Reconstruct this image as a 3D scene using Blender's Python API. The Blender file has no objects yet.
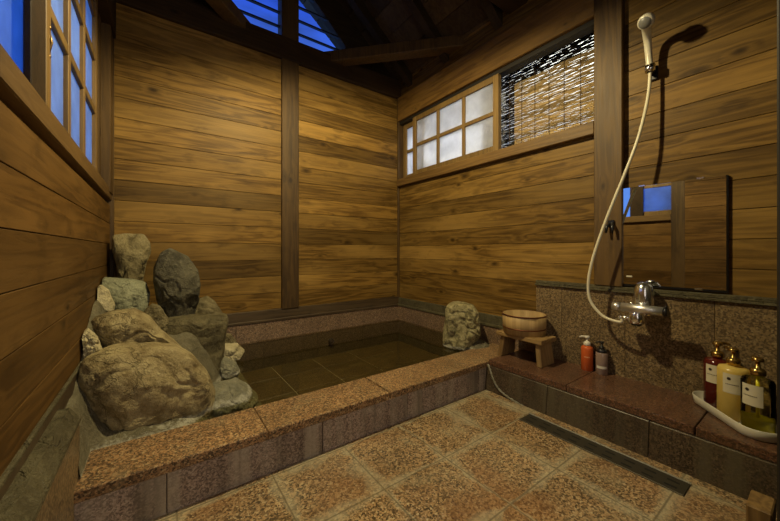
import bpy, bmesh, math, random
from mathutils import Vector, Matrix, noise
C = bpy.context
S = C.scene
col = S.collection
PI = math.pi
F, TH, CX, HY, H = 322.0, math.radians(35.8), 390.0, 251.0, 0.752
CT, ST = math.cos(TH), math.sin(TH)
RIGHT = Vector((CT, -ST, 0)); FWD = Vector((ST, CT, 0)); UP = Vector((0, 0, 1)); EYE = Vector((0, 0, H))
XR, XL, YB = 1.8, -0.214, 2.36          # right wall, left wall, back wall


def on_plane_x(u, v, x):
    d = FWD + RIGHT * ((u - CX) / F) + UP * ((HY - v) / F)
    return EYE + d * (x / d.x)


def at_depth(u, v, D):
    return EYE + (FWD + RIGHT * ((u - CX) / F) + UP * ((HY - v) / F)) * D


# ------------------------------------------------------------------ materials
class NT:
    def __init__(s, name):
        s.m = bpy.data.materials.new(name); s.m.use_nodes = True
        s.t = s.m.node_tree; s.t.nodes.clear()
        s.out = s.n('ShaderNodeOutputMaterial')

    def n(s, typ, **kw):
        nd = s.t.nodes.new(typ)
        for k, v in kw.items():
            if k.startswith('i_'):
                nd.inputs[k[2:].replace('_', ' ')].default_value = v
            else:
                setattr(nd, k, v)
        return nd

    def l(s, a, b): s.t.links.new(a, b)

    def val(s, x, sock):
        if hasattr(x, 'is_output'): s.l(x, sock)
        else: sock.default_value = x

    def math(s, op, a, b=0.0, clamp=False):
        nd = s.n('ShaderNodeMath', operation=op, use_clamp=clamp)
        s.val(a, nd.inputs[0]); s.val(b, nd.inputs[1])
        return nd.outputs[0]

    def mix(s, f, a, b, mode='MIX'):
        nd = s.n('ShaderNodeMix', data_type='RGBA', blend_type=mode)
        s.val(f, nd.inputs[0])
        for x, k in ((a, 6), (b, 7)):
            if hasattr(x, 'is_output'): s.l(x, nd.inputs[k])
            else: nd.inputs[k].default_value = (*x, 1)
        return nd.outputs[2]

    def ramp(s, f, lo, hi):
        nd = s.n('ShaderNodeMapRange')
        nd.inputs[1].default_value = lo; nd.inputs[2].default_value = hi
        s.l(f, nd.inputs[0])
        return nd.outputs[0]

    def coords(s, scale=(1, 1, 1), rnd=True):
        tc = s.n('ShaderNodeTexCoord')
        v = tc.outputs['Object']
        if rnd:
            at = s.n('ShaderNodeAttribute', attribute_name='rnd')
            mu = s.n('ShaderNodeVectorMath', operation='SCALE'); s.l(at.outputs['Fac'], mu.inputs[0]); mu.inputs['Scale'].default_value = 1
            s.l(at.outputs['Fac'], mu.inputs['Scale']); mu.inputs[0].default_value = (37.0, 23.0, 51.0)
            ad = s.n('ShaderNodeVectorMath', operation='ADD'); s.l(v, ad.inputs[0]); s.l(mu.outputs[0], ad.inputs[1]); v = ad.outputs[0]
        mp = s.n('ShaderNodeVectorMath', operation='MULTIPLY'); s.l(v, mp.inputs[0]); mp.inputs[1].default_value = scale
        return mp.outputs[0]

    def noise(s, vec, scale, detail=4, rough=.55, dist=0):
        nd = s.n('ShaderNodeTexNoise'); s.l(vec, nd.inputs['Vector'])
        nd.inputs['Scale'].default_value = scale; nd.inputs['Detail'].default_value = detail
        nd.inputs['Roughness'].default_value = rough; nd.inputs['Distortion'].default_value = dist
        return nd.outputs['Fac']

    def voro(s, vec, scale, feature='F1', out='Distance'):
        nd = s.n('ShaderNodeTexVoronoi', feature=feature); s.l(vec, nd.inputs['Vector'])
        nd.inputs['Scale'].default_value = scale
        return nd.outputs[out]

    def bsdf(s, color, rough, metal=0.0, bump=None, bs=.3, bd=.004, spec=.5, **kw):
        b = s.n('ShaderNodeBsdfPrincipled')
        if hasattr(color, 'is_output'): s.l(color, b.inputs['Base Color'])
        else: b.inputs['Base Color'].default_value = (*color, 1)
        s.val(rough, b.inputs['Roughness']); b.inputs['Metallic'].default_value = metal
        b.inputs['Specular IOR Level'].default_value = spec
        for k, v in kw.items(): b.inputs[k.replace('_', ' ')].default_value = v
        if bump is not None:
            bp = s.n('ShaderNodeBump'); bp.inputs['Strength'].default_value = bs; bp.inputs['Distance'].default_value = bd
            s.l(bump, bp.inputs['Height']); s.l(bp.outputs[0], b.inputs['Normal'])
        s.l(b.outputs[0], s.out.inputs[0])
        return b


def wood(name, axis, base, dark, light, rough=.5, knots=True, knotd=.075, contrast=1.0, spec=.4):
    """grain runs along axis (0,1,2) of the object's own space"""
    t = NT(name)
    sc = [1, 1, 1]; sc[axis] = .07
    v = t.coords(tuple(sc))
    warp = t.noise(v, 9, 2)
    g1 = t.noise(v, 26, 5, .6, 1.2)
    g2 = t.noise(v, 120, 3, .6)
    ph = t.math('ADD', warp, t.math('MULTIPLY', g1, .25))
    if knots:
        ks = [1, 1, 1]; ks[axis] = .55
        kv = t.coords(tuple(ks))
        kn = t.noise(kv, 22, 3)
        d = t.math('ADD', t.voro(kv, 8.0), t.math('MULTIPLY', t.math('SUBTRACT', kn, .5), .10))
        ph = t.math('ADD', ph, t.math('MULTIPLY', t.math('SUBTRACT', 1.0, t.ramp(d, .02, .30)), .12))
    wv = t.math('SINE', t.math('MULTIPLY', ph, 55))
    wv = t.math('ADD', t.math('MULTIPLY', wv, .5), .5)
    gr = t.math('ADD', t.math('MULTIPLY', g1, .42), t.math('ADD', t.math('MULTIPLY', wv, .26), t.math('MULTIPLY', g2, .32)))
    f = t.ramp(gr, .47 - .24 / contrast, .47 + .24 / contrast)
    c = t.mix(f, dark, base)
    big = t.noise(t.coords(tuple(.35 if i == axis else 1.2 for i in range(3))), 3.2, 3)
    c = t.mix(t.math('MULTIPLY', t.ramp(big, .45, .75), .7), c, light)
    # per-board tone
    at = t.n('ShaderNodeAttribute', attribute_name='tone')
    tone = t.math('ADD', t.math('MULTIPLY', at.outputs['Fac'], .9), .58)
    c = t.mix(1.0, c, t.comb(tone) if hasattr(t, 'comb') else _comb(t, tone), 'MULTIPLY')
    blot = t.noise(t.coords(tuple(.5 if i == axis else 1.0 for i in range(3))), 14, 4, .6)
    c = t.mix(t.math('MULTIPLY', t.ramp(blot, .57, .72), .4), c, tuple(x * .55 for x in dark))
    bump = gr
    if knots:
        k = t.math('SUBTRACT', 1.0, t.ramp(d, knotd * .45, knotd * 1.5))
        c = t.mix(t.math('MULTIPLY', k, .85), c, tuple(x * .28 for x in dark))
        halo = t.math('SUBTRACT', 1.0, t.ramp(d, knotd, knotd * 3.2))
        c = t.mix(t.math('MULTIPLY', halo, .35), c, tuple(x * .8 for x in dark))
    t.bsdf(c, t.math('ADD', rough, t.math('MULTIPLY', g2, .15)), bump=bump, bs=.25, bd=.003, spec=spec)
    return t.m


def _comb(t, x):
    nd = t.n('ShaderNodeCombineColor')
    for i in range(3): t.l(x, nd.inputs[i])
    return nd.outputs[0]


def granite(name, a, b, c, rough=.35, stain=None, scale=1.0, spec=.5, streak=False, tiles=False):
    t = NT(name)
    v = t.coords()
    n1 = t.noise(v, 260 * scale, 3, .7)
    n2 = t.noise(v, 105 * scale, 4, .65)
    vo = t.voro(v, 230 * scale, 'F1', 'Color')
    sep = t.n('ShaderNodeSeparateColor'); t.l(vo, sep.inputs[0])
    k = t.math('ADD', t.math('MULTIPLY', sep.outputs[0], .55), t.math('MULTIPLY', n1, .45))
    cc = t.mix(t.ramp(k, .28, .60), b, a)
    cc = t.mix(t.ramp(k, .66, .78), cc, c)
    cc = t.mix(t.math('MULTIPLY', t.ramp(n2, .53, .62), .8), cc, b)
    big = t.noise(v, 5, 4, .6)
    cc = t.mix(t.math('MULTIPLY', t.ramp(big, .35, .7), .4), cc, tuple(x * .55 for x in b), 'MIX')
    r = t.math('ADD', rough, t.math('MULTIPLY', n2, .2))
    bump = k
    if stain:
        s2 = t.noise(v, 7, 6, .65, .6)
        f = t.math('MULTIPLY', t.ramp(s2, .55, .72), .55)
        cc = t.mix(f, cc, stain)
    if streak:
        sv = t.coords((1, 1, .06))
        s3 = t.noise(sv, 16, 5, .6)
        cc = t.mix(t.math('MULTIPLY', t.ramp(s3, .45, .65), .75), cc, stain or (.2, .17, .12))
        s4 = t.noise(sv, 9, 4, .6)
        cc = t.mix(t.math('MULTIPLY', t.ramp(s4, .5, .68), .75), cc, (.035, .025, .017))
    if tiles:
        # mineral scale bleached along the joints, grid laid at x0=.315 y0=1.10 pitch .268
        tc = t.n('ShaderNodeTexCoord'); sp = t.n('ShaderNodeSeparateXYZ'); t.l(tc.outputs['Object'], sp.inputs[0])
        wx = t.math('MULTIPLY', t.math('SUBTRACT', t.noise(v, 9, 5, .65), .5), .07)
        wx2 = t.math('MULTIPLY', t.math('SUBTRACT', t.noise(t.coords((1, 1.3, 1)), 6, 5, .65), .5), .05)
        def dist(o, off, w):
            q = t.math('DIVIDE', t.math('ADD', t.math('SUBTRACT', o, off), w), .268)
            fr = t.math('FRACT', q)
            return t.math('MULTIPLY', t.math('MINIMUM', fr, t.math('SUBTRACT', 1.0, fr)), .268)
        d = t.math('MINIMUM', dist(sp.outputs[0], .312 - 2.68, wx), dist(sp.outputs[1], 1.102 - 2.68, wx2))
        pat = t.noise(v, 3.2, 3, .5)
        wid = t.math('ADD', .007, t.math('MULTIPLY', t.ramp(pat, .44, .68), .07))
        f = t.math('SUBTRACT', 1.0, t.math('DIVIDE', d, wid), True)
        red = t.noise(v, 2.6, 3, .5)
        cc = t.mix(t.math('MULTIPLY', t.ramp(red, .50, .64), .40), cc, (.26, .115, .042))
        f = t.math('MULTIPLY', t.math('POWER', f, .8), t.math('ADD', .35, t.math('MULTIPLY', t.ramp(t.noise(v, 28, 4, .7), .3, .6), .65)))
        cc = t.mix(t.math('MULTIPLY', f, .68), cc, (.45, .42, .29))
        jl = t.math('SUBTRACT', 1.0, t.math('DIVIDE', t.math('MINIMUM', dist(sp.outputs[0], .312 - 2.68, 0.0), dist(sp.outputs[1], 1.102 - 2.68, 0.0)), .0035), True)
        cc = t.mix(t.math('MULTIPLY', t.math('POWER', jl, .5), .75), cc, (.12, .095, .055))
        bump = t.math('SUBTRACT', t.math('MULTIPLY', k, .25), jl)
        wet = t.noise(v, 2.2, 3, .5)
        r = t.math('ADD', .22, t.math('MULTIPLY', t.ramp(wet, .4, .62), .4))
    t.bsdf(cc, r, bump=bump, bs=.10, bd=.002, spec=spec)
    return t.m


def stone(name, a, b, c, scale=1.0, rough=.75, seed=0.0):
    t = NT(name)
    tc = t.n('ShaderNodeTexCoord')
    ad = t.n('ShaderNodeVectorMath', operation='ADD'); t.l(tc.outputs['Object'], ad.inputs[0]); ad.inputs[1].default_value = (seed, seed * 1.7, seed * .6)
    v = ad.outputs[0]
    n1 = t.noise(v, 9 * scale, 6, .65, .5)
    n2 = t.noise(v, 45 * scale, 5, .7)
    n3 = t.noise(v, 160, 3, .7)
    cc = t.mix(t.ramp(n1, .38, .62), a, b)
    cc = t.mix(t.math('MULTIPLY', t.ramp(n2, .55, .72), .6), cc, c)
    rid = t.math('ABSOLUTE', t.math('SUBTRACT', t.noise(v, 6 * scale, 5, .6, .8), .5))
    crack = t.math('MULTIPLY', t.math('SUBTRACT', 1.0, t.ramp(rid, 0, .022)), t.ramp(t.noise(v, 4, 2), .48, .6))
    cc = t.mix(t.math('MULTIPLY', crack, .20), cc, tuple(x * .3 for x in a))
    cc = t.mix(t.math('MULTIPLY', t.ramp(n3, .5, .8), .3), cc, tuple(x * .45 for x in a))
    ge = t.n('ShaderNodeNewGeometry'); sp = t.n('ShaderNodeSeparateXYZ'); t.l(ge.outputs['Position'], sp.inputs[0])
    # lime crust left by the bath water along its edge
    zz = t.math('ADD', sp.outputs[2], t.math('MULTIPLY', t.math('SUBTRACT', n2, .5), .05))
    lime = t.math('SUBTRACT', 1.0, t.math('DIVIDE', t.math('ABSOLUTE', t.math('SUBTRACT', zz, .143)), .013), True)
    cc = t.mix(t.math('MULTIPLY', lime, .75), cc, (.55, .54, .44))
    h = t.math('ADD', t.math('MULTIPLY', n1, .8), t.math('ADD', t.math('MULTIPLY', n2, .6), t.math('SUBTRACT', t.math('MULTIPLY', n3, .2), t.math('MULTIPLY', crack, .35))))
    t.bsdf(cc, rough, bump=h, bs=.9, bd=.02, spec=.35)
    return t.m


def liquid(name, c, trans):
    m = frosted(name, c, trans)
    return m


def plain(name, c, rough=.5, metal=0.0, spec=.5, bump=None, **kw):
    t = NT(name)
    v = t.coords()
    n = t.noise(v, 60, 3)
    cc = t.mix(t.math('MULTIPLY', n, .3), c, tuple(x * .75 for x in c))
    t.bsdf(cc, rough, metal, spec=spec, bump=n if bump else None, bs=bump or 0, **kw)
    return t.m


def thin_glass(name, tint=(1, 1, 1), bump=0.0, rough=0.0, ior=1.45, dirt=0.0):
    t = NT(name)
    tr = t.n('ShaderNodeBsdfTransparent'); tr.inputs[0].default_value = (*tint, 1)
    gl = t.n('ShaderNodeBsdfGlossy'); gl.inputs['Roughness'].default_value = rough
    fr = t.n('ShaderNodeFresnel'); fr.inputs[0].default_value = ior
    if bump:
        nz = t.noise(t.coords(), 9 if dirt else 70, 3)
        bp = t.n('ShaderNodeBump'); bp.inputs['Strength'].default_value = bump; bp.inputs['Distance'].default_value = .01
        t.l(nz, bp.inputs['Height']); t.l(bp.outputs[0], gl.inputs['Normal'])
    mx = t.n('ShaderNodeMixShader'); t.l(fr.outputs[0], mx.inputs[0]); t.l(tr.outputs[0], mx.inputs[1]); t.l(gl.outputs[0], mx.inputs[2])
    t.l(mx.outputs[0], t.out.inputs[0])
    return t.m


def frosted(name, c, trans=.6):
    t = NT(name)
    v = t.coords()
    n = t.noise(v, 8, 4, .6)
    cc = t.mix(t.ramp(n, .35, .8), c, tuple(x * .72 for x in c))
    tl = t.n('ShaderNodeBsdfTranslucent'); df = t.n('ShaderNodeBsdfDiffuse')
    t.l(cc, tl.inputs[0]); t.l(cc, df.inputs[0])
    mx = t.n('ShaderNodeMixShader'); mx.inputs[0].default_value = trans
    t.l(df.outputs[0], mx.inputs[1]); t.l(tl.outputs[0], mx.inputs[2])
    gl = t.n('ShaderNodeBsdfGlossy'); gl.inputs['Roughness'].default_value = .25
    m2 = t.n('ShaderNodeMixShader'); m2.inputs[0].default_value = .06
    t.l(mx.outputs[0], m2.inputs[1]); t.l(gl.outputs[0], m2.inputs[2])
    t.l(m2.outputs[0], t.out.inputs[0])
    return t.m


def wall_wood(n, ax):
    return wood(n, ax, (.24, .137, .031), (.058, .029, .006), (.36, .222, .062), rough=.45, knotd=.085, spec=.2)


M = dict(
    wall_back=wall_wood('wall_board_wood_back', 0),
    wall_side=wall_wood('wall_board_wood_side', 1),
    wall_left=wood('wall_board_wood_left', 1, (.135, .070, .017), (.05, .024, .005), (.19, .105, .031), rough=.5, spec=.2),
    post=wood('post_wood', 2, (.095, .053, .014), (.034, .017, .005), (.14, .08, .025), rough=.5),
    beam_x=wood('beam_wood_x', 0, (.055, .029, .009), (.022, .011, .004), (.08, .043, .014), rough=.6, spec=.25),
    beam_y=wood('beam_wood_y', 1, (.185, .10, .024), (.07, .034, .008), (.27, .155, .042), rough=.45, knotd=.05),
    sill=wood('sill_wood', 1, (.15, .085, .024), (.07, .036, .01), (.20, .115, .035), rough=.5, knots=False),
    sash=wood('sash_wood', 2, (.21, .13, .04), (.12, .068, .02), (.26, .165, .055), rough=.5, knots=False),
    roof=wood('roof_wood', 0, (.075, .048, .022), (.035, .02, .009), (.10, .066, .03), rough=.7, spec=.2, knots=False),
    trimwood=wood('trim_wood', 0, (.085, .055, .028), (.03, .018, .009), (.13, .095, .055), rough=.45, knots=False),
    trimgreen=stone('weathered_cap', (.075, .064, .034), (.125, .11, .06), (.19, .17, .10), 1.2, .6),
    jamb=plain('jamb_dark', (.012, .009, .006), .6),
    stoolwood=wood('stool_wood', 1, (.34, .22, .085), (.15, .085, .03), (.44, .31, .14), rough=.55, knots=False),
    stoolleg=wood('stool_leg_wood', 2, (.28, .175, .065), (.12, .068, .026), (.38, .26, .115), rough=.55, knots=False),
    bucket=wood('bucket_wood', 2, (.42, .29, .125), (.33, .215, .09), (.50, .36, .17), rough=.5, knots=False),
    hoop=plain('hoop_copper', (.16, .055, .025), .4, .6),
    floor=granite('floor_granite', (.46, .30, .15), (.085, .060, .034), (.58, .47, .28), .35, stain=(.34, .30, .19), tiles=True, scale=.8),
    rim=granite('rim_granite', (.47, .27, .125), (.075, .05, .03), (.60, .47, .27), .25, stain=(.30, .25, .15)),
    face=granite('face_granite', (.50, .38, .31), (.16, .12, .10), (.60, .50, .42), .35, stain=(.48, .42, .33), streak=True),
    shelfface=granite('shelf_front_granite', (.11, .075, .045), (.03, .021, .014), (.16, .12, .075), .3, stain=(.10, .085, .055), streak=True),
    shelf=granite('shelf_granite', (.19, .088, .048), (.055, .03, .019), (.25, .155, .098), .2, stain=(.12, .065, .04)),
    splash=granite('backsplash_granite', (.28, .195, .10), (.085, .058, .032), (.36, .28, .16), .3, scale=.8),
    apron=granite('apron_granite', (.34, .215, .135), (.09, .06, .042), (.42, .33, .23), .3),
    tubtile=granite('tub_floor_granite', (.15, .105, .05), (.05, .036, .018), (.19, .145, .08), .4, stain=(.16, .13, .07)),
    grout=plain('pale_grout', (.42, .38, .27), .8),
    mortar=stone('mortar_grey', (.13, .115, .07), (.20, .18, .115), (.28, .255, .17), 1.6, .85),
    lime=stone('lime_deposit', (.26, .25, .19), (.38, .37, .29), (.45, .44, .36), 2, .8),
    ceramic=plain('tray_white', (.62, .6, .52), .25),
    chrome=plain('chrome', (.96, .97, 1.0), .2, 1.0),
    satin=plain('satin_chrome', (.97, .98, 1.0), .4, 1.0),
    black=plain('black_plastic', (.012, .012, .014), .35),
    handset=plain('handset_cream', (.70, .66, .52), .3),
    grey=plain('spray_face_grey', (.2, .2, .19), .4),
    hose=plain('hose_cream', (.72, .67, .50), .35),
    steel=plain('drain_steel', (.07, .062, .045), .5, .6),
    strip=plain('drain_edge_steel', (.30, .29, .25), .55, .5),
    slot=plain('slot_black', (.006, .006, .005), .6),
    gold=plain('pump_gold', (.62, .42, .14), .22, 1.0),
    darkred=plain('bottle_darkred', (.09, .012, .008), .12),
    cream=liquid('bottle_cream', (.90, .70, .20), .4),
    yellow=liquid('liquid_yellow', (.98, .93, .04), .35),
    label=plain('label_paper', (.66, .62, .48), .6),
    ink=plain('label_ink', (.03, .02, .02), .6),
    orange=plain('bottle_orange', (.62, .12, .03), .18),
    clearpink=plain('bottle_smoky', (.36, .26, .22), .1, Transmission_Weight=.2),
    white=plain('white_plastic', (.75, .72, .62), .3),
    mirror=plain('mirror_silver', (.74, .76, .74), .012, 1.0),
    frost_l=frosted('frosted_glass_left', (.68, .84, .93), .88),
    frost_r=frosted('frosted_glass_right', (.95, .96, .98), .85),
    frost_b=frosted('frosted_glass_blue', (.50, .72, .98), .93),
    glass=thin_glass('clear_glass'),
    bottleglass=thin_glass('bottle_glass', (.94, .92, .66)),
    water=thin_glass('bath_water', (.86, .85, .70), bump=.05, ior=1.33, dirt=1),
    reed=wood('reed_bamboo', 1, (.36, .26, .125), (.20, .135, .06), (.46, .36, .2), rough=.45, knots=False),
    cord=plain('blind_cord', (.09, .05, .02), .7),
    vent=plain('louver_black', (.01, .009, .008), .7),
    iron=plain('latch_brass', (.30, .2, .08), .35, .9),
)

# ------------------------------------------------------------------ mesh helpers
class MB:
    def __init__(s): s.b = bmesh.new(); s.tone = s.b.faces.layers.float.new('tone'); s.rnd = s.b.faces.layers.float.new('rnd')

    def _tag(s, fs, tone=.45, rnd=0.0):
        for f in fs: f[s.tone] = tone; f[s.rnd] = rnd

    def box(s, x0, x1, y0, y1, z0, z1, bev=0.0, tone=.45, rnd=0.0, mat=None, seg=1):
        g = bmesh.new()
        bmesh.ops.create_cube(g, size=1)
        for v in g.verts:
            v.co = Vector(((x0 + x1) / 2 + v.co.x * (x1 - x0), (y0 + y1) / 2 + v.co.y * (y1 - y0), (z0 + z1) / 2 + v.co.z * (z1 - z0)))
        if bev: bmesh.ops.bevel(g, geom=g.edges[:], offset=bev, segments=seg, affect='EDGES', profile=.5)
        s.merge(g, mat, tone, rnd)
        return s

    def merge(s, g, mat=None, tone=.45, rnd=0.0, smooth=False):
        vm = {}
        for v in g.verts: vm[v] = s.b.verts.new(mat @ v.co if mat else v.co)
        for f in g.faces:
            try:
                nf = s.b.faces.new([vm[v] for v in f.verts]); nf.smooth = smooth; nf[s.tone] = tone; nf[s.rnd] = rnd
            except ValueError: pass
        g.free()

    def ring(s, pts, closed=True): return [s.b.verts.new(p) for p in pts]

    def lathe(s, prof, n=28, center=(0, 0, 0), mat=None, sx=1, sy=1, smooth=True, caps=True):
        c = Vector(center); rings = []
        for r, z in prof:
            rr = []
            for k in range(n):
                a = 2 * PI * k / n
                p = Vector((r * math.cos(a) * sx, r * math.sin(a) * sy, z))
                rr.append(s.b.verts.new((mat @ p if mat else p) + c))
            rings.append(rr)
        for a, b in zip(rings, rings[1:]):
            for k in range(n):
                f = s.b.faces.new((a[k], a[(k + 1) % n], b[(k + 1) % n], b[k])); f.smooth = smooth; f[s.tone] = .45
        for rr, rev in (((rings[0], True), (rings[-1], False)) if caps else ()):
            f = s.b.faces.new(rr[::-1] if rev else rr); f[s.tone] = .45
        return s

    def tube(s, pts, r, n=10, cap=True, smooth=True):
        pts = [Vector(p) for p in pts]
        rs = r if isinstance(r, (list, tuple)) else [r] * len(pts)
        prev = None; rings = []
        for i, p in enumerate(pts):
            d = (pts[min(i + 1, len(pts) - 1)] - pts[max(i - 1, 0)]).normalized()
            if prev is None: nx = d.orthogonal().normalized()
            else: nx = (prev - d * prev.dot(d)).normalized()
            prev = nx; ny = d.cross(nx)
            rings.append([s.b.verts.new(p + (nx * math.cos(2 * PI * k / n) + ny * math.sin(2 * PI * k / n)) * rs[i]) for k in range(n)])
        for a, b in zip(rings, rings[1:]):
            for k in range(n):
                f = s.b.faces.new((a[k], a[(k + 1) % n], b[(k + 1) % n], b[k])); f.smooth = smooth; f[s.tone] = .45
        if cap:
            s.b.faces.new(rings[0][::-1]); s.b.faces.new(rings[-1])
        return s

    def prism(s, poly, d0, d1, axis):
        """poly of 2-D points extruded along axis; other two axes in xyz order"""
        def P(a, b, d):
            l = [a, b]; l.insert(axis, d); return Vector(l)
        A = [s.b.verts.new(P(a, b, d0)) for a, b in poly]; B = [s.b.verts.new(P(a, b, d1)) for a, b in poly]
        s.b.faces.new(A[::-1]); s.b.faces.new(B)
        n = len(poly)
        for k in range(n): s.b.faces.new((A[k], A[(k + 1) % n], B[(k + 1) % n], B[k]))
        for f in s.b.faces[-(n + 2):] if False else []: pass
        return s

    def build(s, name, mat, parent=None, loc=(0, 0, 0), rot=None, recalc=True):
        if recalc: bmesh.ops.recalc_face_normals(s.b, faces=s.b.faces[:])
        me = bpy.data.meshes.new(name); s.b.to_mesh(me); s.b.free()
        me.materials.append(mat)
        o = bpy.data.objects.new(name, me); col.objects.link(o)
        o.location = loc
        if rot: o.rotation_euler = rot
        if parent: o.parent = parent
        return o


def catmull(pts, k=8):
    pts = [Vector(p) for p in pts]; out = []
    q = [pts[0] * 2 - pts[1]] + pts + [pts[-1] * 2 - pts[-2]]
    for i in range(1, len(q) - 2):
        for j in range(k):
            t = j / k
            out.append(.5 * ((2 * q[i]) + (q[i + 1] - q[i - 1]) * t + (2 * q[i - 1] - 5 * q[i] + 4 * q[i + 1] - q[i + 2]) * t * t + (3 * q[i] - q[i - 1] - 3 * q[i + 1] + q[i + 2]) * t ** 3))
    out.append(pts[-1]); return out


def tag(o, label, cat, group=None, kind=None):
    o['label'] = label; o['category'] = cat
    if group: o['group'] = group
    if kind: o['kind'] = kind
    return o


def empty(name, loc, label, cat, group=None, rot=0):
    o = bpy.data.objects.new(name, None); col.objects.link(o); o.location = loc; o.rotation_euler = (0, 0, rot)
    o.empty_display_size = .05
    return tag(o, label, cat, group)


def struct(o): o['kind'] = 'structure'; return o


# ------------------------------------------------------------------ room shell
R = random.Random(5)


def boards(mb, axis, along0, along1, face, thick, z0, z1, step=.1165, zref=.338, sign=1, tones=None):
    """horizontal boards on a wall; axis 0: wall runs along x (face = y), axis 1: runs along y (face = x)"""
    k0 = math.floor((z0 - zref) / step)
    z = zref + k0 * step
    while z < z1 - 1e-4:
        h = step
        a, b = max(z, z0), min(z + h, z1)
        if b - a > .004:
            g = .0011
            tn = min(1, max(0, R.gauss(.45, .26))); rn = R.random() * 3
            if axis == 0: mb.box(along0, along1, *(sorted((face, face + thick))), a + g, b - g, .0010, tn, rn)
            else: mb.box(*(sorted((face, face + thick))), along0, along1, a + g, b - g, .0010, tn, rn)
        z += h


# floor and tub
mb = MB(); mb.box(-.5, 1.95, -.6, 1.16, -.08, 0); struct(mb.build('floor', M['floor']))

mb = MB()
for x0, x1 in ((-.30, .3), (.3, .803), (.807, 1.33), (1.33, 1.80)):
    mb.box(x0 + .0008, x1 - .0008, 1.114, 1.318, .117, .149, .003, rnd=R.random())
struct(mb.build('trim_tub_rim', M['rim']))
mb = MB()
for x0, x1 in ((-.30, .02), (.022, .498), (.501, .905), (.907, 1.40), (1.40, 1.80)):
    mb.box(x0, x1, 1.121, 1.31, -.08, .1165, .0015, rnd=R.random())
struct(mb.build('wall_tub_front', M['face']))
mb = MB()
n = 0
for i in range(7):
    for j in range(5):
        mb.box(-.25 + i * .3 + .002, -.25 + (i + 1) * .3 - .002, 1.30 + j * .27 + .002, 1.30 + (j + 1) * .27 - .002, -.12, -.065, .002, rnd=R.random())
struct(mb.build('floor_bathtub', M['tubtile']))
struct(MB().box(-.3, 1.85, 1.3, 2.4, -.14, -.068).build('floor_grout', M['grout']))
# granite aprons around the tub and along the left wall
mb = MB()
for x0, x1 in ((-.2, .42), (.422, 1.10), (1.102, 1.80)): mb.box(x0, x1, 2.335, 2.40, .118, .258, .002, rnd=R.random())
struct(mb.build('trim_apron_back', M['apron']))
mb = MB()
for k in range(5): mb.box(-.2 + k * .4 + .001, .2 + k * .4 - .001, 2.339, 2.41, -.14, .117, .001, rnd=R.random())
for k in range(3): mb.box(1.779, 1.86, 1.3 + k * .345, 1.3 + (k + 1) * .345 - .002, -.14, .117, .001, rnd=R.random())
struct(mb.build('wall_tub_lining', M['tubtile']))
mb = MB()
for y0, y1 in ((1.0, 1.62), (1.622, 2.335)): mb.box(1.775, 1.85, y0, y1, .118, .258, .002, rnd=R.random())
struct(mb.build('trim_apron_right', M['apron']))
mb = MB(); mb.box(-.3, -.170, -.5, 1.19, 0, .299, .004); mb.box(-.3, -.19, 1.3, 2.335, -.14, .258, .002)
struct(mb.build('trim_apron_left', M['splash']))
mb = MB(); mb.prism([(-.25, .298), (-.167, .298), (-.168, .306), (-.190, .336), (-.25, .338)], -.5, 1.19, 1); mb.box(-.3, -.207, -.5, 2.345, .362, .374, .003); struct(mb.build('trim_cap_left', M['trimgreen']))
mb = MB(); mb.box(-.3, -.212, -.5, 2.36, .28, .364, .002); struct(mb.build('baseboard_left', M['trimwood']))
mb = MB(); mb.box(-.21, 1.8, 2.345, 2.42, .264, .336, .003); mb.box(-.21, 1.8, 2.328, 2.42, .255, .272, .003); struct(mb.build('baseboard_back', M['trimwood']))
mb = MB(); mb.box(1.785, 1.86, 1.016, 2.345, .264, .330, .003); mb.box(1.768, 1.86, 1.016, 2.34, .255, .272, .003); struct(mb.build('baseboard_right', M['trimgreen']))
# shelf
mb = MB()
for y0, y1 in ((.077, .278), (.280, .70), (.70, 1.113)): mb.box(1.468, 1.80, y0 + .0006, y1 - .0006, .128, .160, .004, rnd=R.random(), seg=2)
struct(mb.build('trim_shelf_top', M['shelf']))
mb = MB()
for y0, y1 in ((.077, .40), (.402, .78), (.782, 1.121)): mb.box(1.438, 1.80, y0, y1, -.05, .128, .0015, rnd=R.random())
for v in mb.b.verts:
    if v.co.x < 1.5 and v.co.z > .1: v.co.x += .022
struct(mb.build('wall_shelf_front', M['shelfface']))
# lime run dried on the shelf front below the tub corner
lp_ = [on_plane_x(*p, 1.4385) for p in ((488, 364), (490.5, 371), (493.5, 380), (498, 388), (505, 395), (514, 401), (524, 407))]
mb = MB(); mb.tube(catmull(lp_, 5), [.004 + .004 * math.sin(k * 1.9) ** 2 for k in range(31)], 8)
for v in mb.b.verts: v.co.x = 1.438 + (v.co.x - 1.4385) * .25
struct(mb.build('trim_lime_run', M['lime']))
# backsplash
mb = MB()
for y0, y1 in ((.077, .2795), (.2805, .5795), (.5805, .8715), (.8725, 1.016)): mb.box(1.775, 1.85, y0, y1, .15, .556, .001, rnd=R.random())
struct(mb.build('wall_backsplash', M['splash']))
mb = MB(); mb.box(1.762, 1.85, .077, 1.019, .556, .5665, .002); mb.box(1.77, 1.85, .077, 1.017, .5665, .583, .002); struct(mb.build('trim_backsplash_cap', M['trimgreen']))

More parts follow.
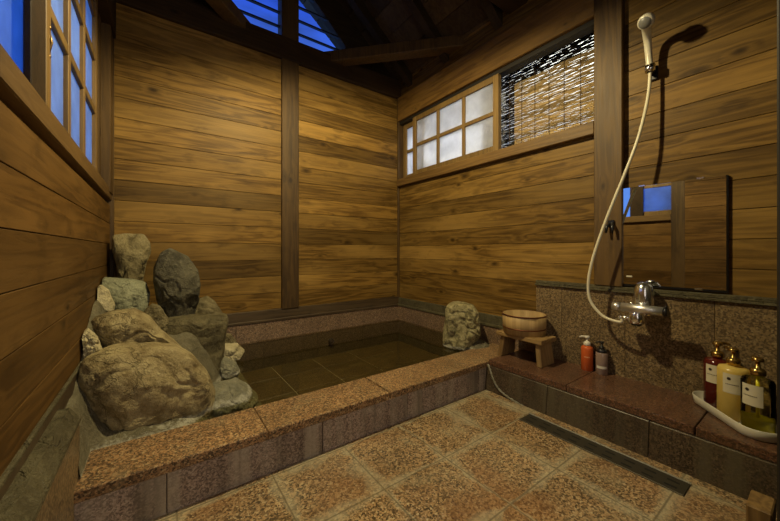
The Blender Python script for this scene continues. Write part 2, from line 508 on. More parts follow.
# back wall
mb = MB()
boards(mb, 0, -.22, .735, YB, .03, .30, 2.16); boards(mb, 0, .845, 1.81, YB, .03, .30, 2.16)
mb.box(-.3, 1.9, YB + .02, YB + .1, -.15, 2.16, tone=.1)
struct(mb.build('wall_back', M['wall_back']))
mb = MB(); mb.box(.726, .852, 2.338, 2.44, .33, 3.2, .004, tone=.35); struct(mb.build('trim_post_back', M['post']))
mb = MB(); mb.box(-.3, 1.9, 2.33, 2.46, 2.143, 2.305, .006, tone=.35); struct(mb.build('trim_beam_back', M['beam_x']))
mb = MB(); mb.box(1.783, 1.86, 2.343, 2.40, .3, 2.16, .002, tone=.3); mb.box(-.26, -.197, 2.343, 2.40, .3, 2.16, .002, tone=.3); struct(mb.build('trim_corner_back', M['post']))
# right wall
mb = MB()
boards(mb, 1, .60, 2.37, XR, .03, .25, 1.345, .114, .455); boards(mb, 1, -.6, .60, XR, .03, .5, 2.34, .114, .455)
boards(mb, 1, .60, 2.37, XR + .005, .03, 2.14, 2.36, .114, .455)
mb.box(XR + .02, XR + .09, .60, 2.45, -.15, 1.345, tone=.1); mb.box(XR + .02, XR + .09, -.6, .60, -.15, 2.36, tone=.1); mb.box(XR + .02, XR + .09, .60, 2.45, 2.14, 2.36, tone=.1)
struct(mb.build('wall_right', M['wall_side']))
mb = MB(); mb.box(1.765, 1.90, .588, .709, .583, 2.32, .003, tone=.7); struct(mb.build('trim_post_right', M['post']))
mb = MB(); mb.box(1.775, 1.90, .709, 2.345, 1.934, 2.148, .004, tone=.6); struct(mb.build('trim_beam_right', M['beam_y']))
mb = MB(); mb.box(1.765, 1.90, .709, 2.345, 1.338, 1.402, .003, tone=.6); struct(mb.build('trim_sill_right', M['sill']))
# left wall
mb = MB()
boards(mb, 1, -.6, 2.37, XL, -.03, .37, 1.006, .112, .455); boards(mb, 1, -.6, .705, XL, -.03, 1.006, 2.34, .112, .455); boards(mb, 1, .7, 2.37, XL, -.03, 2.1, 2.34, .112, .455)
mb.box(XL - .1, XL - .02, -.6, 2.45, -.15, 1.03, tone=.1); mb.box(XL - .1, XL - .02, -.6, .72, 1.0, 2.34, tone=.1); mb.box(XL - .1, XL - .02, .7, 2.45, 2.1, 2.34, tone=.1)
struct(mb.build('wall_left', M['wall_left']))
mb = MB(); mb.box(-.34, -.205, .782, 2.345, 1.030, 1.088, .003, tone=.3); struct(mb.build('trim_sill_left', M['sill']))
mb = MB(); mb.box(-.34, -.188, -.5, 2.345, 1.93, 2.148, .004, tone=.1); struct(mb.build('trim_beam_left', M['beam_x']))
mb = MB(); mb.box(-.34, -.2115, .69, .782, .38, 2.3, .002, tone=.3); struct(mb.build('trim_post_left', M['post']))
mb = MB(); mb.box(-.226, -.214, .985, 1.09, 1.08, 1.94, .002, tone=.0); struct(mb.build('trim_mullion_left', M['beam_x']))
mb = MB(); mb.box(-.34, -.262, 2.03, 2.20, 1.06, 1.94, .003, tone=.2); mb.box(-.34, -.235, 2.13, 2.20, 1.06, 1.94, .003, tone=.35); mb.box(-.34, -.20, 2.215, 2.36, 1.06, 1.94, .003, tone=.4); struct(mb.build('trim_jamb_left', M['post']))
# front wall behind the doorway and the dark jamb at the right edge of view
mb = MB(); boards(mb, 0, -.35, 1.95, -.48, -.03, 0, 3.0); mb.box(-.4, 2.0, -.6, -.5, -.1, 3.4); struct(mb.build('wall_front', M['wall_back']))
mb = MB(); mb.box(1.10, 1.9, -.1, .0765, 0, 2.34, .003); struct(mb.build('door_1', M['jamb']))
# roof
RX, RZ, EZ = .79, 3.12, 2.30
mb = MB()
for sgn in (-1, 1):
    ex = RX + sgn * 1.25; ez = RZ - (RZ - EZ) * 1.25 / 1.01
    nb = 10
    for k in range(nb):
        f0, f1 = k / nb, (k + 1) / nb - .004
        A = [(RX + (ex - RX) * f, RZ + (ez - RZ) * f) for f in (f0, f1)]
        pl = [A[0], A[1], (A[1][0] + .0, A[1][1] + .03), (A[0][0], A[0][1] + .03)]
        nb0 = len(mb.b.faces)
        mb.prism(pl, -.62, 2.75, 1)
        mb.b.faces.ensure_lookup_table()
        tn, rn = R.random(), R.random() * 3
        for f in mb.b.faces[nb0:]: f[mb.tone] = tn; f[mb.rnd] = rn
    mb.prism([(RX, RZ + .035), (ex, ez + .035), (ex, ez + .08), (RX, RZ + .08)], -.62, 2.75, 1)
mb.prism([(-.4, 2.2), (RX, 3.3), (1.98, 2.2)], -.62, -.56, 1)
struct(mb.build('ceiling', M['roof']))
for sgn in (-1, 1):
    for i, y in enumerate((.35, .82, 1.29, 1.76, 2.20)):
        mb = MB(); ex = RX + sgn * 1.1; ez = RZ - (RZ - EZ) * 1.1 / 1.01
        mb.prism([(RX, RZ), (ex, ez), (ex, ez - .09), (RX, RZ - .09)], y - .03, y + .03, 1)
        struct(mb.build('trim_rafter', M['roof']))
mb = MB(); mb.box(RX - .06, RX + .06, -.56, 2.44, RZ - .2, RZ - .03, .01); struct(mb.build('trim_ridge_beam', M['beam_y']))
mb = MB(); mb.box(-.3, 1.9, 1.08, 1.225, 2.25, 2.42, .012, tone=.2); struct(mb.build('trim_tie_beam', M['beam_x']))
for sgn, nm in ((1, 'trim_brace_right'), (-1, 'trim_brace_left')):
    # horizontal corner braces notched into the plates
    a = Vector((1.09 if sgn > 0 else .50, 2.42, 2.292)); b = Vector((1.86 if sgn > 0 else -.30, 1.60, 2.292))
    d = (b - a).normalized(); sd = Vector((-d.y, d.x, 0)) * .05; g = bmesh.new()
    vs = [g.verts.new(p + s_ * sd + Vector((0, 0, q))) for p in (a, b) for s_ in (-1, 1) for q in (-.042, .042)]
    for f in ((0, 1, 3, 2), (4, 6, 7, 5), (0, 4, 5, 1), (2, 3, 7, 6), (0, 2, 6, 4), (1, 5, 7, 3)): g.faces.new([vs[i] for i in f])
    bmesh.ops.bevel(g, geom=g.edges[:], offset=.006, segments=1, affect='EDGES')
    mb = MB(); mb.merge(g, tone=.6); struct(mb.build(nm, M['post']))
# gable: solid cheeks beside two triangular louvred openings
for sgn in (-1, 1):
    mb = MB()
    mir = lambda x: RX + sgn * (x - RX)
    for poly in ([(1.262, 2.30), (2.1, 2.30), (2.1, 2.05), (1.262, 2.05)], [(1.262, 2.30), (1.262, 2.45), (1.62, 2.45), (1.81, 2.30)], [(1.262, 2.45), (.852, 2.84), (.852, 3.10), (1.62, 2.45)]):
        mb.prism([(mir(a), b) for a, b in poly], 2.38, 2.44, 1)
    struct(mb.build('wall_gable', M['roof']))
    mb = MB(); w = struct(MB().box(*sorted((mir(.852), mir(1.262))), 2.40, 2.43, 2.306, 2.335, .003).build('window_3' if sgn < 0 else 'window_4', M['vent']))
    for k, z in enumerate((2.402, 2.505, 2.608, 2.71)):
        xe = 1.262 if z < 2.45 else 1.262 - (z - 2.45) * .41 / .39
        MB().box(*sorted((mir(.85), mir(xe + .02))), 2.385, 2.41, z - .0055, z + .0055, .002).build('slat', M['vent'], w)

# ------------------------------------------------------------------ windows
def sash(root, x, y0, y1, z0, z1, cols, rows, pane_mat, th=.034, st=.042, mun=.026, sgn=1, stile0=None):
    """sliding sash: frame, muntins and one pane mesh per light, root is the window structure"""
    mb = MB()
    mb.box(x - th / 2, x + th / 2, y0, y0 + st, z0, z1, .002); mb.box(x - th / 2, x + th / 2, y1 - st, y1, z0, z1, .002)
    mb.box(x - th / 2, x + th / 2, y0 + st, y1 - st, z0, z0 + .04, .002, tone=.3); mb.box(x - th / 2, x + th / 2, y0 + st, y1 - st, z1 - .04, z1, .002, tone=.3)
    fr = mb.build('sash_frame', M['sash'], root)
    gy = [y0 + st] + cols + [y1 - st]; gz = [z0 + .04] + rows + [z1 - .04]
    for c in cols: MB().box(x - th / 2 + .002, x + th / 2 - .002, c - mun / 2, c + mun / 2, z0 + .04, z1 - .04, .002).build('muntin', M['sash'], root)
    for r in rows: MB().box(x - th / 2 + .003, x + th / 2 - .003, y0 + st, y1 - st, r - mun / 2, r + mun / 2, .002, tone=.3).build('muntin', M['sash'], root)
    for a, b in zip(gy, gy[1:]):
        for c, d in zip(gz, gz[1:]):
            MB().box(x - .002, x + .002, a - .002, b + .002, c - .002, d + .002, rnd=R.random()).build('pane', pane_mat, root)
    return fr


def window(n):
    o = bpy.data.objects.new('window_%d' % n, None); col.objects.link(o); o.empty_display_size = .05; return struct(o)


w1 = window(1)
sash(w1, 1.806, 1.282, 2.147, 1.403, 1.905, [1.580, 1.843], [1.660], M['frost_r'])
sash(w1, 1.852, 2.0, 2.335, 1.403, 1.905, [], [1.655], M['frost_r'])
MB().box(1.87, 1.876, .705, 1.36, 1.40, 1.93).build('pane', M['glass'], w1)
mb = MB(); mb.box(1.80, 1.86, .709, 2.345, 1.905, 1.936, .002); mb.build('head_track', M['jamb'], w1)
w2 = window(2)
sash(w2, -.246, 1.175, 2.03, 1.086, 1.935, [1.455, 1.72], [1.395, 1.64, 1.84], M['frost_l'], mun=.032)
mb = MB(); mb.tube([(-.233, 1.207, 1.335), (-.226, 1.207, 1.30), (-.233, 1.207, 1.265)], .003); mb.lathe([(.005, -.004), (.006, 0), (.005, .004)], 12, (-.232, 1.207, 1.338)); mb.lathe([(.004, -.004), (.0055, 0), (.004, .004)], 12, (-.232, 1.207, 1.262))
mb.build('latch', M['iron'], w2)
sash(w2, -.243, .70, 1.095, 1.086, 1.935, [], [1.36, 1.66], M['frost_b'], st=.045, th=.02)

# reed blind hanging outside the clear half of the right window
bl = empty('reed_blind', (1.93, .95, 1.37), 'split bamboo reed blind hanging behind the glass of the right-hand window', 'blind')
mb = MB(); rr = random.Random(3)
z = 1.22
k = 0
while z < 2.02:
    y0, y1 = .45, 1.42
    pts = []; ph = rr.random() * 9; am = .0017
    for i in range(48):
        y = y0 + (y1 - y0) * i / 47
        pts.append((rr.gauss(0, .0012), y - .95, z - 1.37 + am * math.sin(ph + y * 26) + rr.gauss(0, .0009)))
    nf = len(mb.b.faces)
    mb.tube(pts, [(.0049 if z > 1.862 else .0046) * rr.uniform(.66, 1.14) for _ in pts], 5, smooth=False)
    mb.b.faces.ensure_lookup_table(); tn = rr.random(); rn = rr.random() * 3
    for f in mb.b.faces[nf:]:
        ed = z > 1.862 or f.calc_center_median().y > 1.258 - .95      # reeds toned darker along top and far side
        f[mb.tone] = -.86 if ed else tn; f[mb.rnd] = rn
    z += .0083
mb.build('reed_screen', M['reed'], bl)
for y in (-.47, -.38, -.29, -.20, -.11, -.02, .07, .16, .25, .34, .43):
    MB().tube([(-.006, y, -.15), (-.006, y, 0), (-.006, y, .65)], .0016, 5).build('cord', M['cord'], bl)

# ------------------------------------------------------------------ rocks
XMIN = -.207


def rock(label, outline, D, depth, mat, seed, cuts=5, amp=.012, chips=12, pw=.75, name='rock', grp=None, squash=.62, creases=True, extra=()):
    """outline in the camera-facing plane at distance D, thickness `depth` each way, flattened by random facets"""
    rd = random.Random(seed)
    uc = (min(p[0] for p in outline) + max(p[0] for p in outline)) / 2
    fw = (FWD + RIGHT * ((uc - CX) / F)); dist = D * fw.length; fw.normalize(); rt = Vector((fw.y, -fw.x, 0))
    P = []
    for u, v in outline:
        d_ = FWD + RIGHT * ((u - CX) / F) + UP * ((HY - v) / F); d_ *= dist / d_.dot(fw); P.append((d_.dot(rt), H + d_.z))
    cx = (min(p[0] for p in P) + max(p[0] for p in P)) / 2; cz = (min(p[1] for p in P) + max(p[1] for p in P)) / 2
    size = max(max(p[0] for p in P) - min(p[0] for p in P), max(p[1] for p in P) - min(p[1] for p in P)) / 2
    def radius(th):
        dx, dz = math.cos(th), math.sin(th); best = 0
        for (ax, az), (bx, bz) in zip(P, P[1:] + P[:1]):
            ax -= cx; az -= cz; bx -= cx; bz -= cz
            ex, ez = bx - ax, bz - az
            den = dx * ez - dz * ex
            if abs(den) < 1e-9: continue
            t = (ax * ez - az * ex) / den; s_ = (ax * dz - az * dx) / den
            if t > 0 and -1e-6 <= s_ <= 1 + 1e-6: best = max(best, t)
        return best
    NT_ = 240
    tab = [radius(2 * PI * k / NT_) for k in range(NT_)]
    tab = [(tab[k - 1] + 2 * tab[k] + tab[(k + 1) % NT_]) / 4 for k in range(NT_)]
    g = bmesh.new(); bmesh.ops.create_icosphere(g, subdivisions=6, radius=1)
    planes = [(Vector(n_).normalized(), h_) for n_, h_ in extra]
    for k in range(cuts):
        a = rd.uniform(0, 2 * PI); c = -rd.uniform(.45, .95); q = math.sqrt(1 - c * c)
        planes.append((Vector((q * math.cos(a), q * math.sin(a), c)), rd.uniform(.62, .8)))
    for k in range(chips):
        a = rd.uniform(0, 2 * PI); c = -rd.uniform(.25, .98); q = math.sqrt(1 - c * c)
        planes.append((Vector((q * math.cos(a), q * math.sin(a), c)), rd.uniform(.74, .92)))
    for k in range(3):
        a = rd.uniform(0, 2 * PI); c = rd.uniform(.4, .9); q = math.sqrt(1 - c * c)
        planes.append((Vector((q * math.cos(a), q * math.sin(a), c)), rd.uniform(.65, .85)))
    planes = [(n_, max(h_, math.hypot(n_.x, n_.y) + .01)) for n_, h_ in planes]
    base = EYE + fw * dist + rt * cx; base.z = cz
    off = Vector((seed * 3.1, seed * 1.7, seed * .9))
    for v in g.verts:
        p = v.co.copy()
        for n_, h_ in planes:
            d = p.dot(n_) - h_
            if d > 0: p -= n_ * d * .985
        rho = math.hypot(p.x, p.y); th = math.atan2(p.y, p.x)
        k = (th / (2 * PI) * NT_) % NT_; i = int(k); fr = k - i
        rad = tab[i % NT_] * (1 - fr) + tab[(i + 1) % NT_] * fr
        w = min(1, rho) ** pw
        w = w * (1 + .0)
        q = rt * (rad * w * math.cos(th)) + UP * (rad * w * math.sin(th)) + fw * (depth * math.copysign(abs(p.z) ** squash, p.z))
        s3 = q / max(size, .03)
        nz = noise.fractal(s3 * 1.6 + off, 1.0, 2.1, 4) * amp * 1.3 + noise.fractal(s3 * Vector((1, 1, 1)).length * 2.6 + off, .85, 2.2, 4) * amp * .45
        if creases:
            cr = abs(noise.noise(s3 * 1.5 + off * 1.3 + Vector((0, 0, 7))) + .35 * noise.noise(s3 * 4 + off))
            nz -= amp * .9 * max(0, 1 - cr / .06)
        dirn = q.normalized() if q.length > 1e-6 else UP
        edge = 1 - .75 * max(0, min(1, (rho - .75) / .25))
        q += (dirn * .5 - fw * .7) * nz * edge if p.z < .3 else dirn * nz * .5
        wq = base + q
        if wq.x < XMIN: q.x += XMIN - wq.x
        if wq.y > 2.325: q.y -= wq.y - 2.325
        v.co = q
    mb = MB(); mb.merge(g, smooth=True)
    o = mb.build(name, mat, loc=base)
    return tag(o, label, 'rock', grp)


tan = stone('rock_tan', (.22, .165, .075), (.45, .375, .20), (.56, .49, .29), 1.5, seed=1)
cream_s = stone('rock_cream', (.52, .46, .28), (.66, .59, .38), (.32, .28, .17), 1.5, seed=4)
greyg = stone('rock_grey_green', (.19, .20, .13), (.34, .355, .24), (.48, .47, .32), 1.2, seed=7)
dark_s = stone('rock_dark', (.055, .050, .032), (.135, .125, .083), (.30, .275, .18), 1.6, seed=11)
olive = stone('rock_olive', (.13, .105, .048), (.34, .29, .155), (.07, .06, .034), 1.4, seed=15)
block_s = stone('rock_block', (.075, .062, .03), (.17, .145, .075), (.27, .24, .14), 1.6, seed=33)
brown_s = stone('rock_brown', (.13, .105, .05), (.26, .22, .12), (.40, .36, .21), 1.5, seed=19)
pitted = stone('rock_pitted', (.17, .15, .07), (.52, .46, .25), (.06, .055, .03), 3.0, seed=23)
slab_m = stone('rock_slab', (.16, .16, .115), (.28, .27, .19), (.44, .42, .30), 1.2, seed=27)

rock('largest tan boulder, broad and low, directly behind the front tub rim',
     [(75.5, 371), (84, 359), (112, 348), (157, 345), (177, 347), (193, 356), (208.5, 373), (215, 390), (214, 407), (205, 419), (191, 427), (164, 433), (134, 441), (108, 442), (96, 433), (91, 414), (80, 393), (74, 379)],
     1.17, .145, tan, 2, cuts=5, amp=.010, pw=.58, squash=.55,
     extra=(((.1, .55, -.83), .62), ((.05, -.2, -.98), .60), ((.72, -.2, -.66), .66), ((-.6, -.3, -.74), .70)))
rock('flat wedge-shaped tan rock lying on top of the largest boulder',
     [(88, 329), (93, 318), (112, 311.5), (134, 308.5), (150, 316), (162, 331), (176, 342), (194, 356), (185, 362), (150, 358), (108, 350), (96, 340)],
     1.33, .105, tan, 9, cuts=3, amp=.010, pw=.62,
     extra=(((.2, .62, -.76), .52), ((-.05, -.5, -.86), .50)))
rock('small pale lumpy rock against the left wall, below the grey-green boulder',
     [(72, 350), (77, 333), (88, 328.5), (98, 337), (103, 350), (97, 358), (80, 360)], 1.14, .06, cream_s, 5, cuts=3, amp=.012)
rock('smooth cream rock by the left wall in front of the grey-green boulder',
     [(89.5, 300), (91, 290), (101, 284.5), (109, 290), (115.5, 305), (113, 314), (91, 315)], 1.40, .055, cream_s, 8, cuts=3, amp=.004, creases=False)
rock('rounded grey-green boulder beneath the upright craggy rock',
     [(98, 284), (104, 277), (133, 279), (146, 282), (150, 292.5), (148, 306), (142, 326), (122, 330), (108, 318), (100, 297)], 1.55, .12, greyg, 12, cuts=4, amp=.008)
rock('upright craggy olive rock standing in the back left corner',
     [(112, 235.5), (123, 233.5), (144, 233.5), (150.5, 243), (151.5, 253), (147, 261), (144, 280), (143, 326), (122, 326), (119, 282), (115, 262), (112, 249)], 1.74, .10, olive, 3, cuts=5, amp=.022, pw=.6)
rock('dark grey egg-shaped boulder standing upright against the back wall',
     [(153.5, 268), (161, 252), (170, 247.5), (188, 256), (198, 270), (200.5, 284), (198.5, 301), (192, 322), (178, 332), (166, 326), (156.5, 300), (153.5, 282)], 1.66, .14, dark_s, 21, cuts=3, amp=.010,
     extra=(((-.1, -.75, -.6), .60), ((-.2, .5, -.7), .74)))
rock('small brown rock to the right of the egg-shaped boulder',
     [(193, 310), (199, 299), (207, 295.5), (215, 301), (224, 315), (224, 352), (214, 372), (198, 350)], 1.84, .09, brown_s, 6, cuts=3, amp=.010)
rock('tall flat-topped dark block rising out of the water',
     [(160, 326), (166, 319), (190, 315.5), (227, 314), (228.5, 319), (225, 338), (222, 372), (218, 388), (200, 402), (180, 395), (166, 350)], 1.58, .115, block_s, 14, cuts=3, amp=.010, pw=.55, squash=.5, extra=(((.15, .05, -1), .5), ((-.62, .2, -.75), .58)))
rock('small brown rock wedged between the egg-shaped boulder and the tan wedge',
     [(144, 310), (152, 304), (160, 306), (168, 318), (176, 332), (172, 342), (150, 330)], 1.50, .08, brown_s, 17, cuts=3, amp=.008)
rock('small pale grey stone at the waterline behind the tall block, upper one',
     [(219, 340), (224, 333), (231, 334), (237, 342), (235, 356), (220, 359)], 1.90, .05, brown_s, 24, cuts=3, amp=.006)
rock('small whitish stone at the waterline to the right of the tall block',
     [(219, 353), (223, 344), (238, 344), (244.5, 351), (240, 358), (220, 364)], 1.82, .06, cream_s, 25, cuts=4, amp=.007)
rock('small dark stone with pale edge at the waterline, just above the grey slab',
     [(217, 365), (223, 357), (236, 362), (240, 371), (232, 385), (216, 392)], 1.62, .06, slab_m, 28, cuts=3, amp=.006)
rock('low grey slab between the largest boulder and the open water',
     [(203, 395), (213, 386), (222, 383), (236, 381.5), (248, 388), (258.5, 398), (252, 406), (232, 415), (205, 424)], 1.38, .12, slab_m, 31, cuts=4, amp=.007)
rk = rock('pitted olive-yellow rock alone in the right corner of the tub, with mortar foot',
          [(443, 332), (445, 318), (445.5, 309), (447.5, 304.5), (453, 302), (464.5, 302.5), (473.7, 305.5), (478, 311), (480, 321), (480.5, 334), (474, 346), (464, 352), (452, 350), (443, 343)],
          2.10, .12, pitted, 35, cuts=3, amp=.014, pw=.6, extra=(((.80, -.42, -.38), .34),))
# mortar foot of that rock
g = bmesh.new(); bmesh.ops.create_icosphere(g, subdivisions=4, radius=1)
ctr = Vector((1.655, 1.385, .145))
for v in g.verts:
    p = v.co; a = math.atan2(p.y, p.x)
    rr_ = 1 + .18 * noise.noise(Vector((math.cos(a) * 2, math.sin(a) * 2, 3)))
    v.co = Vector((p.x * .10 * rr_, p.y * .105 * rr_, (p.z * .035 if p.z > 0 else p.z * .12) + .006 * noise.noise(p * 5))) + ctr - rk.location
mb = MB(); mb.merge(g, smooth=True); mf = mb.build('mortar_foot', M['mortar'], rk); mf['label'] = 'grey mortar foot'

# mortar bed under the rock pile: a lumpy mound against the left and back walls
mb = MB(); NX, NY = 60, 90
def hz(x, y):
    a = min(1, max(0, (y - 1.30) / .55)); a = a * a * (3 - 2 * a)
    top = .15 + .24 * a
    e = .20 + .10 * min(1, max(0, (y - 1.5) / .4))            # right-hand limit of the mound
    f = 1 - min(1, max(0, (x - (e - .16)) / .22)); f = f * f * (3 - 2 * f)
    wl = max(0, 1 - (x + .21) / .085); wl = wl * wl * (3 - 2 * wl)                          # mortar climbing the left wall
    h = .05 + (top - .05) * f + wl * .16 * min(1, max(0, (y - 1.10) / .12))
    return h + .012 * noise.fractal(Vector((x * 9, y * 9, 2)), .8, 2, 4)
vs = {}
for i in range(NX + 1):
    for j in range(NY + 1):
        x = -.212 + .60 * i / NX; y = 1.17 + 1.16 * j / NY
        z = hz(x, y)
        if y < 1.33:
            z = min(z, .155) if x > -.16 else z
            if y < 1.315 and x > -.165: z = min(z, .12)
        vs[i, j] = mb.b.verts.new((x, y, z))
for i in range(NX):
    for j in range(NY):
        f = mb.b.faces.new((vs[i, j], vs[i + 1, j], vs[i + 1, j + 1], vs[i, j + 1])); f.smooth = True
mort = mb.build('mortar_bed', M['mortar'], recalc=False); struct(mort)

# water
mb = MB(); a = [mb.b.verts.new(p) for p in ((-.19, 1.312, .131), (1.79, 1.312, .131), (1.79, 2.34, .131), (-.19, 2.34, .131))]; mb.b.faces.new(a)
wt = mb.build('bath_water', M['water']); tag(wt, 'still clear dark bath water filling the granite tub', 'water', kind='stuff')
mb = MB(); mb.lathe([(.001, 0), (.018, .0), (.022, .006), (.022, .02), (.016, .026), (.001, .026)], 20, mat=Matrix.Rotation(PI / 2, 3, 'X')); 
o = mb.build('water_inlet', M['black'], loc=(1.105, 2.336, .045)); tag(o, 'small dark round water inlet on the back wall of the tub, underwater', 'inlet')

# ------------------------------------------------------------------ bath stool and bucket
st = empty('bath_stool', (1.632, .998, .160), 'low wooden bath stool on the granite shelf, carrying a bucket', 'stool')
mb = MB(); mb.box(-.075, .075, -.134, .132, .117, .141, .004, seg=2); mb.build('seat', M['stoolwood'], st)
for sy in (-1, 1):
    mb = MB(); mb.box(-.058, .058, sy * .102 - .013, sy * .102 + .013, 0, .1175, .003)
    for v in mb.b.verts: v.co.y += sy * (.117 - v.co.z) * .12; v.co.x *= 1 + (.117 - v.co.z) * .9
    mb.build('leg', M['stoolleg'], st)
bk = empty('wooden_bucket', (1.648, 1.014, .3015), 'round wooden wash bucket with dark hoops, standing on the bath stool', 'bucket')
mb = MB(); mb.lathe([(.001, 0), (.100, 0), (.110, 0), (.1135, .104), (.1035, .104), (.099, .02), (.001, .018)], 64)
mb.b.faces.ensure_lookup_table()
for f in mb.b.faces:
    a = math.atan2(f.calc_center_median().y, f.calc_center_median().x); kk = int((a + PI) / (2 * PI) * 16)
    f[mb.tone] = .3 + .3 * random.Random(kk).random(); f[mb.rnd] = random.Random(kk + 50).random() * 3
mb.build('staves', M['bucket'], bk)
for z0, z1 in ((.030, .0355), (.0985, .1045)):
    ra = .1102 + .0035 * z0 / .104
    MB().lathe([(ra - .002, z0), (ra + .0022, z0), (ra + .0026, (z0 + z1) / 2), (ra + .0024, z1), (ra - .002, z1), (ra - .002, z0)], 56, caps=False).build('hoop', M['hoop'], bk)

# ------------------------------------------------------------------ bottles
def pump(parent, z, s, mat, rot=0.0, sub=True):
    """collar, stem and spout of a pump head on top of a bottle"""
    mb = MB(); mb.lathe([(.0145 * s, 0), (.0165 * s, .002 * s), (.0165 * s, .014 * s), (.012 * s, .019 * s), (.006 * s, .022 * s), (.0045 * s, .040 * s), (.001, .040 * s)], 20, (0, 0, z))
    c = mb.build('pump_collar', mat, parent)
    mb = MB(); mb.lathe([(.006 * s, 0), (.013 * s, .002 * s), (.0125 * s, .009 * s), (.009 * s, .012 * s), (.001, .012 * s)], 18, (0, 0, z + .038 * s))
    d = Vector((math.cos(rot), math.sin(rot), 0))
    mb.tube([Vector((0, 0, z + .045 * s)), Vector((0, 0, z + .0455 * s)) + d * .024 * s, Vector((0, 0, z + .041 * s)) + d * .036 * s], [.0055 * s, .0045 * s, .0035 * s], 10)
    mb.build('pump_head', mat, parent)


def wrap_label(parent, r, a0, a1, z0, z1, mat=None, mark=True, nm='label'):
    mb = MB(); n = 14; A = []; B = []
    for k in range(n + 1):
        a = a0 + (a1 - a0) * k / n
        A.append(mb.b.verts.new((r * math.cos(a), r * math.sin(a), z0))); B.append(mb.b.verts.new((r * math.cos(a), r * math.sin(a), z1)))
    for k in range(n): mb.b.faces.new((A[k], A[k + 1], B[k + 1], B[k])).smooth = True
    lb = mb.build(nm, mat or M['label'], parent, recalc=False)
    if mark:
        mb = MB(); am = a0 + (a1 - a0) * .70; zm = z0 + (z1 - z0) * .74; rr_ = r + .0006
        def disc(ac, zc, da, dz, n=12):
            vs_ = [mb.b.verts.new((rr_ * math.cos(ac + da * math.cos(2 * PI * k / n)), rr_ * math.sin(ac + da * math.cos(2 * PI * k / n)), zc + dz * math.sin(2 * PI * k / n))) for k in range(n)]
            mb.b.faces.new(vs_)
        def bar(ac0, ac1, zc, h):
            p = [mb.b.verts.new((rr_ * math.cos(a), rr_ * math.sin(a), zz)) for a, zz in ((ac0, zc - h), (ac1, zc - h), (ac1, zc + h), (ac0, zc + h))]
            mb.b.faces.new(p)
        sgn = 1 if a1 > a0 else -1
        disc(am, zm, .0052 / r, .0052)
        x = a0 + (a1 - a0) * .26
        for k in range(8): bar(x + sgn * k * .0042 / r, x + sgn * (k * .0042 + .003) / r, z0 + (z1 - z0) * .46, .0011)
        mb.build('print', M['ink'], lb, recalc=False)
    return lb


tr = empty('amenity_tray', (1.644, .211, .160), 'white oblong tray with rounded ends at the right end of the granite shelf', 'tray', rot=math.radians(40))
def stadium(L, W, r, n=10):
    out = []
    for cx_, cy_, a0 in ((L / 2 - r, W / 2 - r, 0), (-L / 2 + r, W / 2 - r, 90), (-L / 2 + r, -W / 2 + r, 180), (L / 2 - r, -W / 2 + r, 270)):
        for k in range(n + 1):
            a = math.radians(a0 + 90 * k / n); out.append((cx_ + r * math.cos(a), cy_ + r * math.sin(a)))
    return out
mb = MB(); rings = []
for L, W, r, z in ((.288, .098, .045, 0), (.302, .108, .05, .004), (.312, .116, .054, .033), (.308, .112, .052, .0345), (.304, .108, .05, .033), (.296, .100, .046, .006), (.2, .05, .02, .005)):
    rings.append([mb.b.verts.new((x, y, z)) for x, y in stadium(L, W, r)])
for a, b in zip(rings, rings[1:]):
    for k in range(len(a)): mb.b.faces.new((a[k], a[(k + 1) % len(a)], b[(k + 1) % len(a)], b[k])).smooth = True
mb.b.faces.new(rings[0][::-1]); mb.b.faces.new(rings[-1])
mb.build('tray_dish', M['ceramic'], tr)

CAMDIR = lambda x, y: math.atan2(-y, -x)


def big_bottle(x, y, mat, label, hgt=.176, r=.0385, labrot=-.35, prot=2.6, glass=False):
    b = empty('pump_bottle', (x, y, .1665), label, 'bottle', 'pump bottles on the white tray')
    prof = [(r - .004, 0), (r, .004), (r, hgt - .012), (r - .004, hgt - .003), (r - .012, hgt), (.013, hgt + .003), (.0125, hgt + .012), (.001, hgt + .012)]
    MB().lathe(prof, 36).build('bottle_body', mat, b)
    a = CAMDIR(x, y) + labrot
    wrap_label(b, r + .0007, a + .75, a - .55, hgt * .52, hgt * .90)
    pump(b, hgt + .008, 1.15, M['gold'], a + prot)
    return b


big_bottle(1.722, .264, M['darkred'], 'dark red pump bottle, furthest left on the white tray')
big_bottle(1.648, .213, M['cream'], 'opaque cream-yellow pump bottle in the middle of the white tray', hgt=.178, r=.041, labrot=-.1, prot=-2.5)
b3 = big_bottle(1.574, .149, M['bottleglass'], 'clear pump bottle with a little bright yellow liquid, right end of the tray', labrot=-.45, prot=-2.4)
MB().lathe([(.030, .004), (.0365, .006), (.0365, .046), (.034, .0475), (.001, .0472)], 32).build('liquid', M['yellow'], b3)
MB().tube([(0, 0, .008), (0, 0, .18)], .0045, 10).build('dip_tube', M['yellow'], b3)

